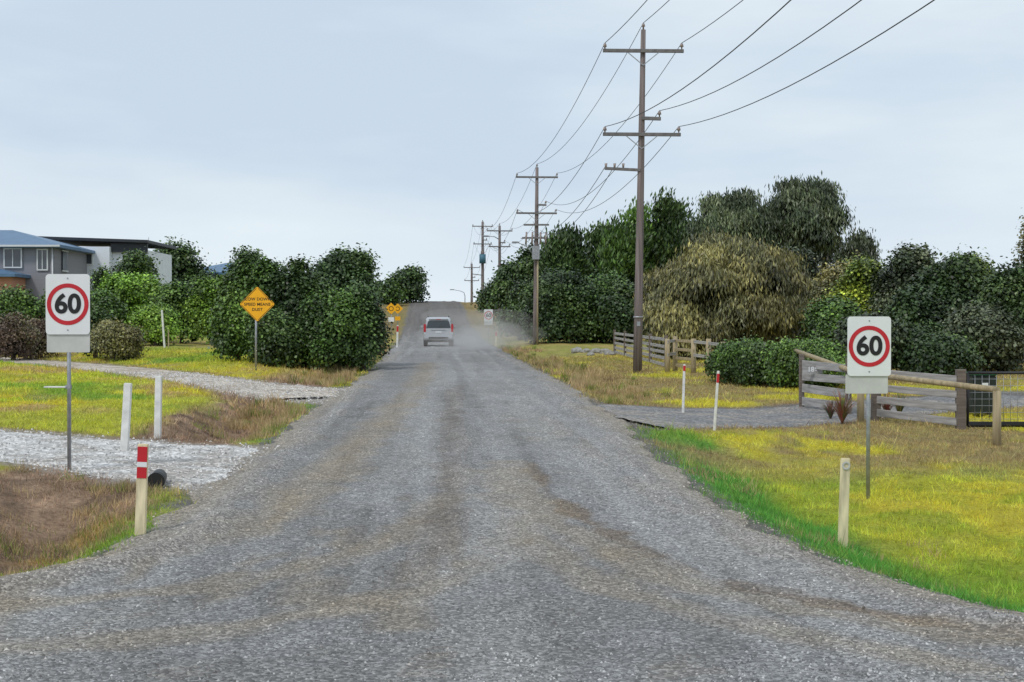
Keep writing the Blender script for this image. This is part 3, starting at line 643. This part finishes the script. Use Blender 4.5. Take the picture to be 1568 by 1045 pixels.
# left side
tree('bushy_tree',402,66,376,54,MG,.115,4000,18,30,cb=.03,rag=.34,lr=(.16,.33))
tree('bushy_tree',524,54,366,56,DG,.12,3400,18,30,cb=.03,rag=.34,lr=(.16,.33))
tree('bushy_tree',466,50,398,53,DG,.115,2400,18,22,cb=.02,rag=.3,lr=(.18,.34))
tree('bushy_tree',500,62,448,52,MG[:3],.11,2400,16,20,cb=.0,ry=1.4,lr=(.18,.34),rag=.3)
tree('shrub',556,30,440,52.5,DG,.11,1400,16,12,cb=.0,rag=.3)
tree('shrub',364,30,432,53,MG,.11,1300,16,12,cb=.0,rag=.3)
tree('shrub',425,44,474,51.5,DG,.11,1600,16,14,cb=.0,rag=.3)
tree('shrub',205,56,410,82,BG,.15,2200,16,20,cb=.0,rag=.3,lr=(.18,.34))
tree('shrub',278,42,428,80,MG,.15,1500,16,16,cb=.0,rag=.3)
tree('shrub',325,32,430,78,BG,.14,1200,16,12,cb=.0,rag=.3)
tree('shrub',165,28,442,76,MG,.14,1000,16,10,cb=.0,rag=.3)
tree('shrub',238,34,458,74,BG,.13,1200,16,10,cb=.0,rag=.3)
tree('shrub',28,40,438,84,MG,.16,1200,16,10,cb=.0)
tree('shrub',84,38,444,86,BG,.16,1100,16,10,cb=.0)
tree('shrub',20,38,484,56,BRN,.09,1400,16,10,cb=.0,mode='fine')
tree('shrub',62,26,494,58,BRN,.09,900,16,8,cb=.0,mode='fine')
tree('shrub',172,36,484,55,OL,.10,1400,16,10,cb=.0,mode='fine',rag=.3)
tree('shrub',146,20,476,56,DG,.10,700,14,8,cb=.0)
tree('shrub',-30,30,470,60,MG,.12,500,14,7,cb=.0)
tree('bushy_tree',285,54,364,112,DG,.22,1600,15,22,cb=.05,rag=.3)
tree('bushy_tree',240,24,366,116,DG,.22,700,14,9,cb=.05,rag=.3)
tree('bushy_tree',206,26,386,90,DG,.17,700,14,10,cb=.3,ry=1.3)
tree('bushy_tree',622,27,416,188,DG,.34,800,14,12,cb=.05,rag=.3)
tree('bushy_tree',594,16,428,180,MG,.33,400,14,8,cb=.05)
tree('shrub',158,8,410,86,DG,.14,200,14,5,cb=.4)
# right side
tree('clipped_hedge',846,42,420,100,DG,.19,1900,15,18,ry=3.2,cb=.0)
tree('clipped_hedge',924,46,417,101,MG[:3],.19,2100,15,18,ry=3.2,cb=.0)
tree('clipped_hedge',886,56,426,98.5,DG,.19,2300,15,20,ry=2,cb=.0,lr=(.2,.36))
tree('clipped_hedge',950,34,430,97,DG,.19,1300,15,12,ry=2,cb=.0)
tree('cypress_tree',866,42,345,116,DG,.27,1900,15,22,cb=.03,mode='spike',lr=(.13,.26),lz=1.6,rag=.4)
tree('cypress_tree',925,46,350,120,DG,.27,1900,15,22,cb=.03,mode='spike',lr=(.13,.26),lz=1.6,rag=.4)
tree('cypress_tree',1018,48,298,112,DG,.27,2800,15,32,cb=.03,mode='spike',lr=(.11,.25),lz=1.9,rag=.45)
tree('cypress_tree',966,44,326,110,MG[:3],.27,2200,15,28,cb=.03,mode='spike',lr=(.11,.26),lz=1.9,rag=.45)
tree('eucalyptus_tree',1126,62,275,98,GU,.2,3400,15,34,cb=.22,mode='droop',lr=(.13,.26),bark=M_pbark,core=.5,nlimb=20,rag=.35,gap=.85)
tree('eucalyptus_tree',1230,74,271,100,GU,.2,4400,15,40,cb=.22,mode='droop',lr=(.12,.26),bark=M_pbark,core=.5,nlimb=24,rag=.35,gap=.85)
tree('eucalyptus_tree',1312,28,352,97,GU,.19,900,14,12,cb=.25,mode='droop',bark=M_pbark,rag=.3)
tree('weeping_she_oak',1112,120,366,64,OL,.15,8500,19,50,cb=.03,mode='droop',lr=(.16,.32),gap=.75)
tree('shrub',1022,34,420,66,OL,.15,1300,16,10,cb=.0,mode='droop')
tree('bushy_tree',1215,46,385,82,GU,.18,1600,15,16,cb=.05)
tree('bushy_tree',1290,44,388,78,OL,.17,1500,15,14,cb=.05,mode='fine')
tree('bushy_tree',1318,56,398,62,YGc,.13,2800,16,26,cb=.03,rag=.34,lr=(.15,.32))
tree('bushy_tree',1275,46,450,57,MG,.13,2000,16,18,cb=.0,rag=.3)
tree('bushy_tree',1392,60,368,60,GU,.13,3000,16,30,cb=.03,rag=.36,lr=(.14,.32))
tree('bushy_tree',1462,54,390,55,DG,.13,2600,16,26,cb=.02,rag=.34,lr=(.15,.32))
tree('bushy_tree',1400,58,445,52,DG,.12,2300,16,20,cb=.0,rag=.3)
tree('bushy_tree',1480,38,368,64,YGc,.13,1700,16,20,cb=.05,rag=.36)
tree('bushy_tree',1555,56,398,50,DG,.12,2600,16,26,cb=.02,rag=.38,lr=(.14,.32))
tree('bushy_tree',1604,44,334,58,OL,.13,1500,15,16,cb=.2,rag=.36)
tree('bushy_tree',1505,60,465,48,GU,.12,2300,16,20,cb=.0,rag=.3)
tree('shrub',1340,48,480,46,GU,.11,2000,16,16,cb=.0,rag=.3)
tree('shrub',1430,58,510,45,DG,.11,1900,16,16,cb=.0,rag=.3)
tree('feathery_shrub',1150,52,526,43.5,MG,.085,3000,16,22,cb=.0,mode='fine',ry=1.2)
tree('feathery_shrub',1235,58,524,42,MG,.085,3400,16,22,cb=.0,mode='fine',ry=1.2)
tree('bushy_tree',788,30,402,135,DG,.26,1200,14,14,cb=.03,rag=.3)
tree('bushy_tree',815,30,382,128,DG,.26,1300,14,16,cb=.03,rag=.3)
tree('bushy_tree',766,18,425,150,DG,.28,600,14,9,cb=.0,rag=.3)
tree('bushy_tree',752,12,443,165,MG,.3,350,14,7,cb=.0)
tree('shrub',795,24,465,110,DG,.2,600,14,8,cb=.0)
rs=np.random.default_rng(5);o=empty('distant_tree_line',(0,0,0));lob=[]
for x in np.arange(-62,-14,2.3): lob.append((np.array([x,rs.uniform(118,126),rs.uniform(2.2,2.9)]),np.array([2.3,2,rs.uniform(1.5,2.3)])))
for x in np.arange(8,70,2.6): lob.append((np.array([x,rs.uniform(122,132),rs.uniform(2.8,4.4)]),np.array([2.6,2,rs.uniform(2.4,4)])))
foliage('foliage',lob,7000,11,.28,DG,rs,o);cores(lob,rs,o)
def flax(px,d,h,cols,n=70):
    x,y,_=P(px,0,d);g=H(x,y);rs=np.random.default_rng(int(px));V=[];Fc=[];Cc=[]
    for i in range(n):
        a=rs.uniform(0,6.28);l=h*rs.uniform(.6,1.1);sp=rs.uniform(.1,.75);w=.022
        dx,dy=math.cos(a),math.sin(a);b=len(V);c=np.array(cols[rs.integers(len(cols))])*rs.uniform(.7,1.3)
        for k,t in enumerate((0,.4,.75,1)):
            r=l*sp*t**1.4;z=l*(t-.35*sp*t*t*1.5);ww=w*(1-t*.9)
            V+=[(x+dx*r-dy*ww,y+dy*r+dx*ww,g+z),(x+dx*r+dy*ww,y+dy*r-dx*ww,g+z)];Cc+=[c,c]
        for k in range(3): Fc.append((b+2*k,b+2*k+1,b+2*k+3,b+2*k+2))
    mesh_np('flax_plant',V,Fc,M_leaf,np.array(Cc))
RF=[(.26,.08,.06),(.32,.15,.09),(.12,.14,.04)]
flax(1290,31.8,.85,RF,90);flax(1358,33.6,.7,RF);flax(1378,33.9,.65,[(.10,.14,.04),(.3,.25,.08)]);flax(1272,33,.5,[(.08,.12,.04),(.2,.1,.07)])
# ------------------------------------------------------------ houses
M_wallg=mat('grey_weatherboard',(.25,.25,.28),.7,var=.08,scale=2,bump=.5,bscale=3,stretch=(.1,.1,8))
M_brick=mat('salmon_brick',(.50,.24,.16),.85,var=.2,scale=30,bump=.4,bscale=30)
M_roofb=mat('blue_metal_roof',(.10,.19,.31),.4,metal=.2,var=.12,scale=2)
M_wallw=mat('white_render',(.72,.76,.82),.7,var=.05,scale=2)
M_roofd=mat('dark_fascia',(.03,.035,.045),.5,var=.2)
M_glass=mat('window_glass',(.05,.06,.075),.08,var=.3,scale=1,spec=.8)
M_trim=mat('white_trim',(.65,.66,.68),.6,var=.04)
def hip(name,x0,x1,y0,y1,z0,z1,ov,m,parent):
    x0-=ov;x1+=ov;y0-=ov;y1+=ov;hd=(y1-y0)/2
    v=[(x0,y0,z0),(x1,y0,z0),(x1,y1,z0),(x0,y1,z0),(x0+hd,y0+hd,z1),(x1-hd,y0+hd,z1),(x0,y0,z0-.18),(x1,y0,z0-.18),(x1,y1,z0-.18),(x0,y1,z0-.18)]
    f=[(0,1,5,4),(1,2,5),(2,3,4,5),(3,0,4),(6,7,1,0),(7,8,2,1),(8,9,3,2),(9,6,0,3),(9,8,7,6)]
    me=bpy.data.meshes.new(name);me.from_pydata(v,[],f);me.materials.append(m);link(bpy.data.objects.new(name,me),parent)
def win(parent,x,y,z,w,h,ax='y'):
    if ax=='y':
        bevelbox('window_glass',(w,.04,h),(x,y-.03,z),M_glass,parent,0)
        for s_ in(-1,1):
            bevelbox('window_frame',(w+.16,.08,.08),(x,y-.04,z+s_*(h/2+.04)),M_trim,parent,0)
            bevelbox('window_frame',(.08,.08,h-.004),(x+s_*(w/2+.04),y-.042,z),M_trim,parent,0)
        bevelbox('mullion',(.05,.06,h),(x,y-.055,z),M_trim,parent,0)
    else:
        bevelbox('window_glass',(.04,w,h),(x+.03,y,z),M_glass,parent,0)
        for s_ in(-1,1):
            bevelbox('window_frame',(.08,w+.16,.08),(x+.04,y,z+s_*(h/2+.04)),M_trim,parent,0)
d=90;o=empty('two_storey_brick_house',(0,0,0));x1=P(84,0,d)[0];x0=x1-12;g=H(x1-4,d)-.2;ze=P(0,378,d)[2];zm=P(0,418,d)[2]
bevelbox('lower_walls',(12,8,zm-g),((x0+x1)/2,d+4,(zm+g)/2),M_wallg,o,.01)
bevelbox('upper_walls',(11.9,7.9,ze-zm),((x0+x1)/2,d+4,(ze+zm)/2),M_wallg,o,.01)
hip('main_roof',x0,x1,d,d+8,ze+.1,ze+1.3,.5,M_roofb,o)
hip('porch_roof',x0-1,x1-1.8,d-2.6,d+.6,P(0,422,d)[2],P(0,411,d)[2],.3,M_roofb,o)
bevelbox('porch_wall',(x1-1.8-x0,2.4,P(0,425,d)[2]-g),((x0+x1-1.8)/2,d-1.25,(P(0,425,d)[2]+g)/2),M_brick,o,.01)
win(o,x1-.75,d,(ze+zm)/2,.55,1.2);win(o,x1-2.6,d,(ze+zm)/2+.1,1.0,1.1);win(o,x1,d+2,(ze+zm)/2,1,1.2,'x')
tube('downpipe',[(x1-.12,d-.06,g),(x1-.12,d-.06,ze)],[.05,.05],M_trim,o,8)
beam('gutter',(x0-.5,d-.56,ze+.02),(x1+.5,d-.56,ze+.02),.12,.12,M_trim,o)
d=97;o=empty('modern_white_house',(0,0,0));xa=P(92,0,d)[0];xb=P(222,0,d)[0];g=H(xa,d)-.3;zt=P(0,378,d)[2]
xm=P(168,0,d)[0]
bevelbox('main_block',(xm-xa+2,8,zt-g),((xm+xa-2)/2,d+4,(zt+g)/2),M_wallw,o,.01)
bevelbox('side_block',(xb-xm-.01,7,zt-.2-g),((xb+xm)/2,d+4.2,(zt-.2+g)/2),M_wallw,o,.01)
beam('roof_slab',(P(50,364,d)[0],d+4.2,P(0,364,d)[2]),(xb+.2,d+4.2,P(0,370,d)[2]),8.4,.2,M_roofd,o)
bevelbox('dark_cladding',(xb-xm+.1,.2,.6),((xb+xm)/2+.02,d+.5,zt-.05),M_roofd,o,.01)
win(o,P(127,0,d)[0],d,P(0,397,d)[2],1.25,.65);win(o,P(100,0,d)[0],d,P(0,400,d)[2],.4,1.0)
tube('antenna',[(P(205,0,d)[0],d+4,P(0,372,d)[2]),(P(205,0,d)[0],d+4,P(0,358,d)[2])],[.03,.02],M_galv,o,6)
d=115;x,y,z=P(365,408,d);o=empty('low_roof_house',(0,0,0));g=H(x,y);bevelbox('walls',(7,6,z-g-.6),(x-1,y+3,(z+g-.6)/2),M_wallw,o,.01);hip('roof',x-4.5,x+2.5,y,y+6,z-.5,z+.4,.4,M_roofb,o)
# ------------------------------------------------------------ car
d=88;cx=P(671.5,0,d)[0];g=H(cx,90)+.01
car=empty('silver_suv_car',(cx,88,g),math.radians(3.2))
M_car=mat('silver_paint',(.50,.51,.53),.28,metal=.3,var=.02,spec=.6)
M_cgl=mat('car_glass',(.02,.035,.045),.06,var=.1,spec=.8);M_plast=mat('dark_plastic',(.04,.04,.042),.6)
M_tail=mat('tail_light_red',(.50,.015,.02),.2,spec=.7);M_tyre=mat('tyre_rubber',(.03,.028,.026),.9)
def loft(name,secs,m,parent,bev=.0):
    vs=[];k=len(secs[0])
    for s_ in secs: vs+=s_
    fs=[]
    for i in range(len(secs)-1):
        for j in range(k): fs.append((i*k+j,i*k+(j+1)%k,(i+1)*k+(j+1)%k,(i+1)*k+j))
    fs.append(tuple(range(k)));fs.append(tuple(range((len(secs)-1)*k,len(secs)*k)))
    me=bpy.data.meshes.new(name);me.from_pydata(vs,[],fs);me.materials.append(m)
    bm=bmesh.new();bm.from_mesh(me);bmesh.ops.recalc_face_normals(bm,faces=bm.faces[:]);bm.to_mesh(me);bm.free()
    ob=bpy.data.objects.new(name,me);link(ob,parent)
    md=ob.modifiers.new('bevel','BEVEL');md.width=.03;md.segments=2
    return ob
def sec(y,w,z0,z1,ch=.06):
    return [(-w+ch,y,z0),(w-ch,y,z0),(w-.02,y,z0+ch*1.5),(w,y,(z0+z1)/2),(w-.03,y,z1-ch),(w-.1,y,z1),(-w+.1,y,z1),(-w+.03,y,z1-ch),(-w,y,(z0+z1)/2),(-w+.02,y,z0+ch*1.5)]
loft('lower_body',[sec(0,.86,.45,1.08),sec(.12,.92,.38,1.10),sec(1.2,.93,.34,1.10),sec(3.3,.93,.34,1.08),sec(4.3,.91,.36,1.02),sec(4.68,.82,.42,.92)],M_car,car)
def gsec(y,wb,wt,zt): return [(-wb,y,1.06),(wb,y,1.06),(wt+.04,y,zt-.12),(wt-.06,y,zt),(-wt+.06,y,zt),(-wt-.04,y,zt-.12)]
loft('cabin',[gsec(.06,.86,.66,1.62),gsec(.3,.88,.71,1.76),gsec(1.8,.88,.73,1.80),gsec(2.7,.87,.70,1.74),gsec(3.5,.82,.66,1.12)],M_car,car)
def quad(name,pts,m): 
    me=bpy.data.meshes.new(name);me.from_pydata(pts,[],[tuple(range(len(pts)))]);me.materials.append(m);link(bpy.data.objects.new(name,me),car)
quad('rear_window',[(-.74,.035,1.12),(.74,.035,1.12),(.64,.035,1.52),(.56,.035,1.57),(-.56,.035,1.57),(-.64,.035,1.52)],M_cgl)
for s_ in(-1,1):
    quad('side_window',[(s_*.895,.35,1.14),(s_*.895,1.1,1.14),(s_*.785,1.1,1.62),(s_*.775,.45,1.60)],M_cgl)
    quad('side_window',[(s_*.895,1.18,1.14),(s_*.895,2.1,1.14),(s_*.795,2.1,1.63),(s_*.79,1.18,1.62)],M_cgl)
    quad('side_window',[(s_*.895,2.18,1.14),(s_*.88,3.0,1.14),(s_*.80,2.6,1.6),(s_*.795,2.18,1.63)],M_cgl)
    bevelbox('tail_light',(.14,.10,.50),(s_*.84,.02,1.12),M_tail,car,.02)
    bevelbox('reverse_light',(.11,.10,.12),(s_*.845,.025,.80),M_trim,car,.02)
    tube('roof_rail',[(s_*.64,.35,1.80),(s_*.64,.5,1.86),(s_*.64,2.3,1.87),(s_*.64,2.5,1.80)],[.02,.025,.025,.02],M_plast,car,8)
    bevelbox('door_mirror',(.2,.1,.16),(s_*1.02,2.75,1.2),M_car,car,.03)
    for yy in(.85,3.7):
        tube('tyre',[(s_*.68,yy,.36),(s_*.72,yy,.36),(s_*.88,yy,.36),(s_*.92,yy,.36)],[.33,.37,.37,.33],M_tyre,car,28)
        tube('wheel_rim',[(s_*.90,yy,.36),(s_*.93,yy,.36)],[.22,.20],M_galv,car,20)
        bevelbox('wheel_arch',(.04,.95,.1),(s_*.925,yy,.80),M_plast,car,.02)
    bevelbox('mud_flap',(.24,.02,.26),(s_*.78,.42,.26),M_plast,car,.005)
bevelbox('rear_bumper',(1.78,.22,.26),(0,-.03,.56),M_car,car,.06)
bevelbox('bumper_insert',(1.2,.05,.10),(0,-.14,.52),M_plast,car,.015)
bevelbox('number_plate',(.37,.02,.13),(0,-.01,.88),M_trim,car,.004)
bevelbox('plate_garnish',(.9,.04,.05),(0,-.01,1.0),M_galv,car,.01)
bevelbox('spoiler',(1.2,.2,.05),(0,.06,1.66),M_car,car,.02);bevelbox('high_brake_light',(.3,.02,.03),(0,-.05,1.65),M_tail,car,.004)
beam('rear_wiper',(0,.02,1.14),(.3,.02,1.3),.015,.02,M_plast,car,0)
tube('exhaust',[(.55,-.05,.36),(.55,.4,.36)],[.035,.035],M_galv,car,10)
bevelbox('underbody',(1.5,4.2,.16),(0,2.3,.33),M_plast,car,.02)
# dust: a handful of thin homogeneous puffs
dust=empty('dust_cloud',(0,0,0))
def puff(x,y,z,sx,sy,sz,den):
    md=bpy.data.materials.new('road_dust');md.use_nodes=True;t=md.node_tree;N=t.nodes;N.remove(N['Principled BSDF'])
    vs=N.new('ShaderNodeVolumeScatter');vs.inputs['Color'].default_value=(.90,.82,.75,1);vs.inputs['Density'].default_value=den
    t.links.new(vs.outputs[0],N['Material Output'].inputs['Volume'])
    bm=bmesh.new();bmesh.ops.create_icosphere(bm,subdivisions=4,radius=1)
    for v in bm.verts:
        n=1+.12*math.sin(v.co.x*5+x)*math.sin(v.co.y*4+y)+.1*math.sin(v.co.z*6+v.co.x*3)
        v.co=Vector((v.co.x*n*sx,v.co.y*n*sy,v.co.z*n*sz))
    me=bpy.data.meshes.new('dust_puff');bm.to_mesh(me);bm.free();me.materials.append(md)
    o=bpy.data.objects.new('dust_puff',me);o.location=(x,y,z);link(o,dust)
for a in ((-3.4,81,1.15,2.0,5,.6,.045),(-2.2,82,1.3,1.8,6,.9,.045),(-1.0,85,1.5,2.2,8,1.0,.038),(-2.4,96,2.0,4.2,10,1.5,.028)): puff(*a)
# ------------------------------------------------------------ world, sun, camera
w=bpy.data.worlds.new('World');scene.world=w;w.use_nodes=True;t=w.node_tree;N=t.nodes;L=t.links
bg=N['Background'];bg.inputs['Strength'].default_value=.1
sk=N.new('ShaderNodeTexSky');sk.sky_type='NISHITA';sk.sun_disc=False;sk.sun_elevation=math.radians(52);sk.sun_rotation=math.radians(215)
tc=N.new('ShaderNodeTexCoord');mp=N.new('ShaderNodeMapping');mp.inputs['Scale'].default_value=(1.5,1.5,6.5);mp.inputs['Location'].default_value=(.4,.1,.3);L.new(tc.outputs['Generated'],mp.inputs[0])
n=N.new('ShaderNodeTexNoise');n.inputs['Scale'].default_value=1.8;n.inputs['Detail'].default_value=5;n.inputs['Roughness'].default_value=.5;L.new(mp.outputs[0],n.inputs['Vector'])
cr=N.new('ShaderNodeValToRGB');cr.color_ramp.elements[0].position=.38;cr.color_ramp.elements[1].position=.64
cr.color_ramp.elements[0].color=(.61,.72,.85,1);cr.color_ramp.elements[1].color=(.79,.88,.94,1);L.new(n.outputs[0],cr.inputs[0])
sp=N.new('ShaderNodeSeparateXYZ');L.new(tc.outputs['Generated'],sp.inputs[0])
hz=N.new('ShaderNodeMapRange');hz.inputs['From Min'].default_value=0;hz.inputs['From Max'].default_value=.10;hz.inputs['To Min'].default_value=.95;hz.inputs['To Max'].default_value=0;L.new(sp.outputs['Z'],hz.inputs[0])
mh=N.new('ShaderNodeMix');mh.data_type='RGBA';L.new(hz.outputs[0],mh.inputs[0]);L.new(cr.outputs[0],mh.inputs[6]);mh.inputs[7].default_value=(.84,.93,1.0,1)
sc=N.new('ShaderNodeVectorMath');sc.operation='SCALE';sc.inputs['Scale'].default_value=10;L.new(mh.outputs[2],sc.inputs[0])
mx=N.new('ShaderNodeMix');mx.data_type='RGBA';mx.inputs[0].default_value=.93;L.new(sk.outputs[0],mx.inputs[6]);L.new(sc.outputs[0],mx.inputs[7]);L.new(mx.outputs[2],bg.inputs['Color'])
sl=bpy.data.lights.new('sun','SUN');sl.energy=1.5;sl.angle=math.radians(10);sl.color=(1,.96,.9)
so=bpy.data.objects.new('sun',sl);link(so)
az=math.radians(215);el=math.radians(52)
dirv=Vector((math.sin(az)*math.cos(el),math.cos(az)*math.cos(el),math.sin(el)))
so.rotation_euler=dirv.to_track_quat('Z','Y').to_euler()
cam=bpy.data.cameras.new('camera');cam.sensor_width=36;cam.lens=36*F/1568;cam.clip_end=6000;cam.clip_start=.1
co=bpy.data.objects.new('camera',cam);co.location=(0,0,2.2);co.rotation_euler=(math.radians(90)-math.atan(22.5/F),0,0);link(co);scene.camera=co
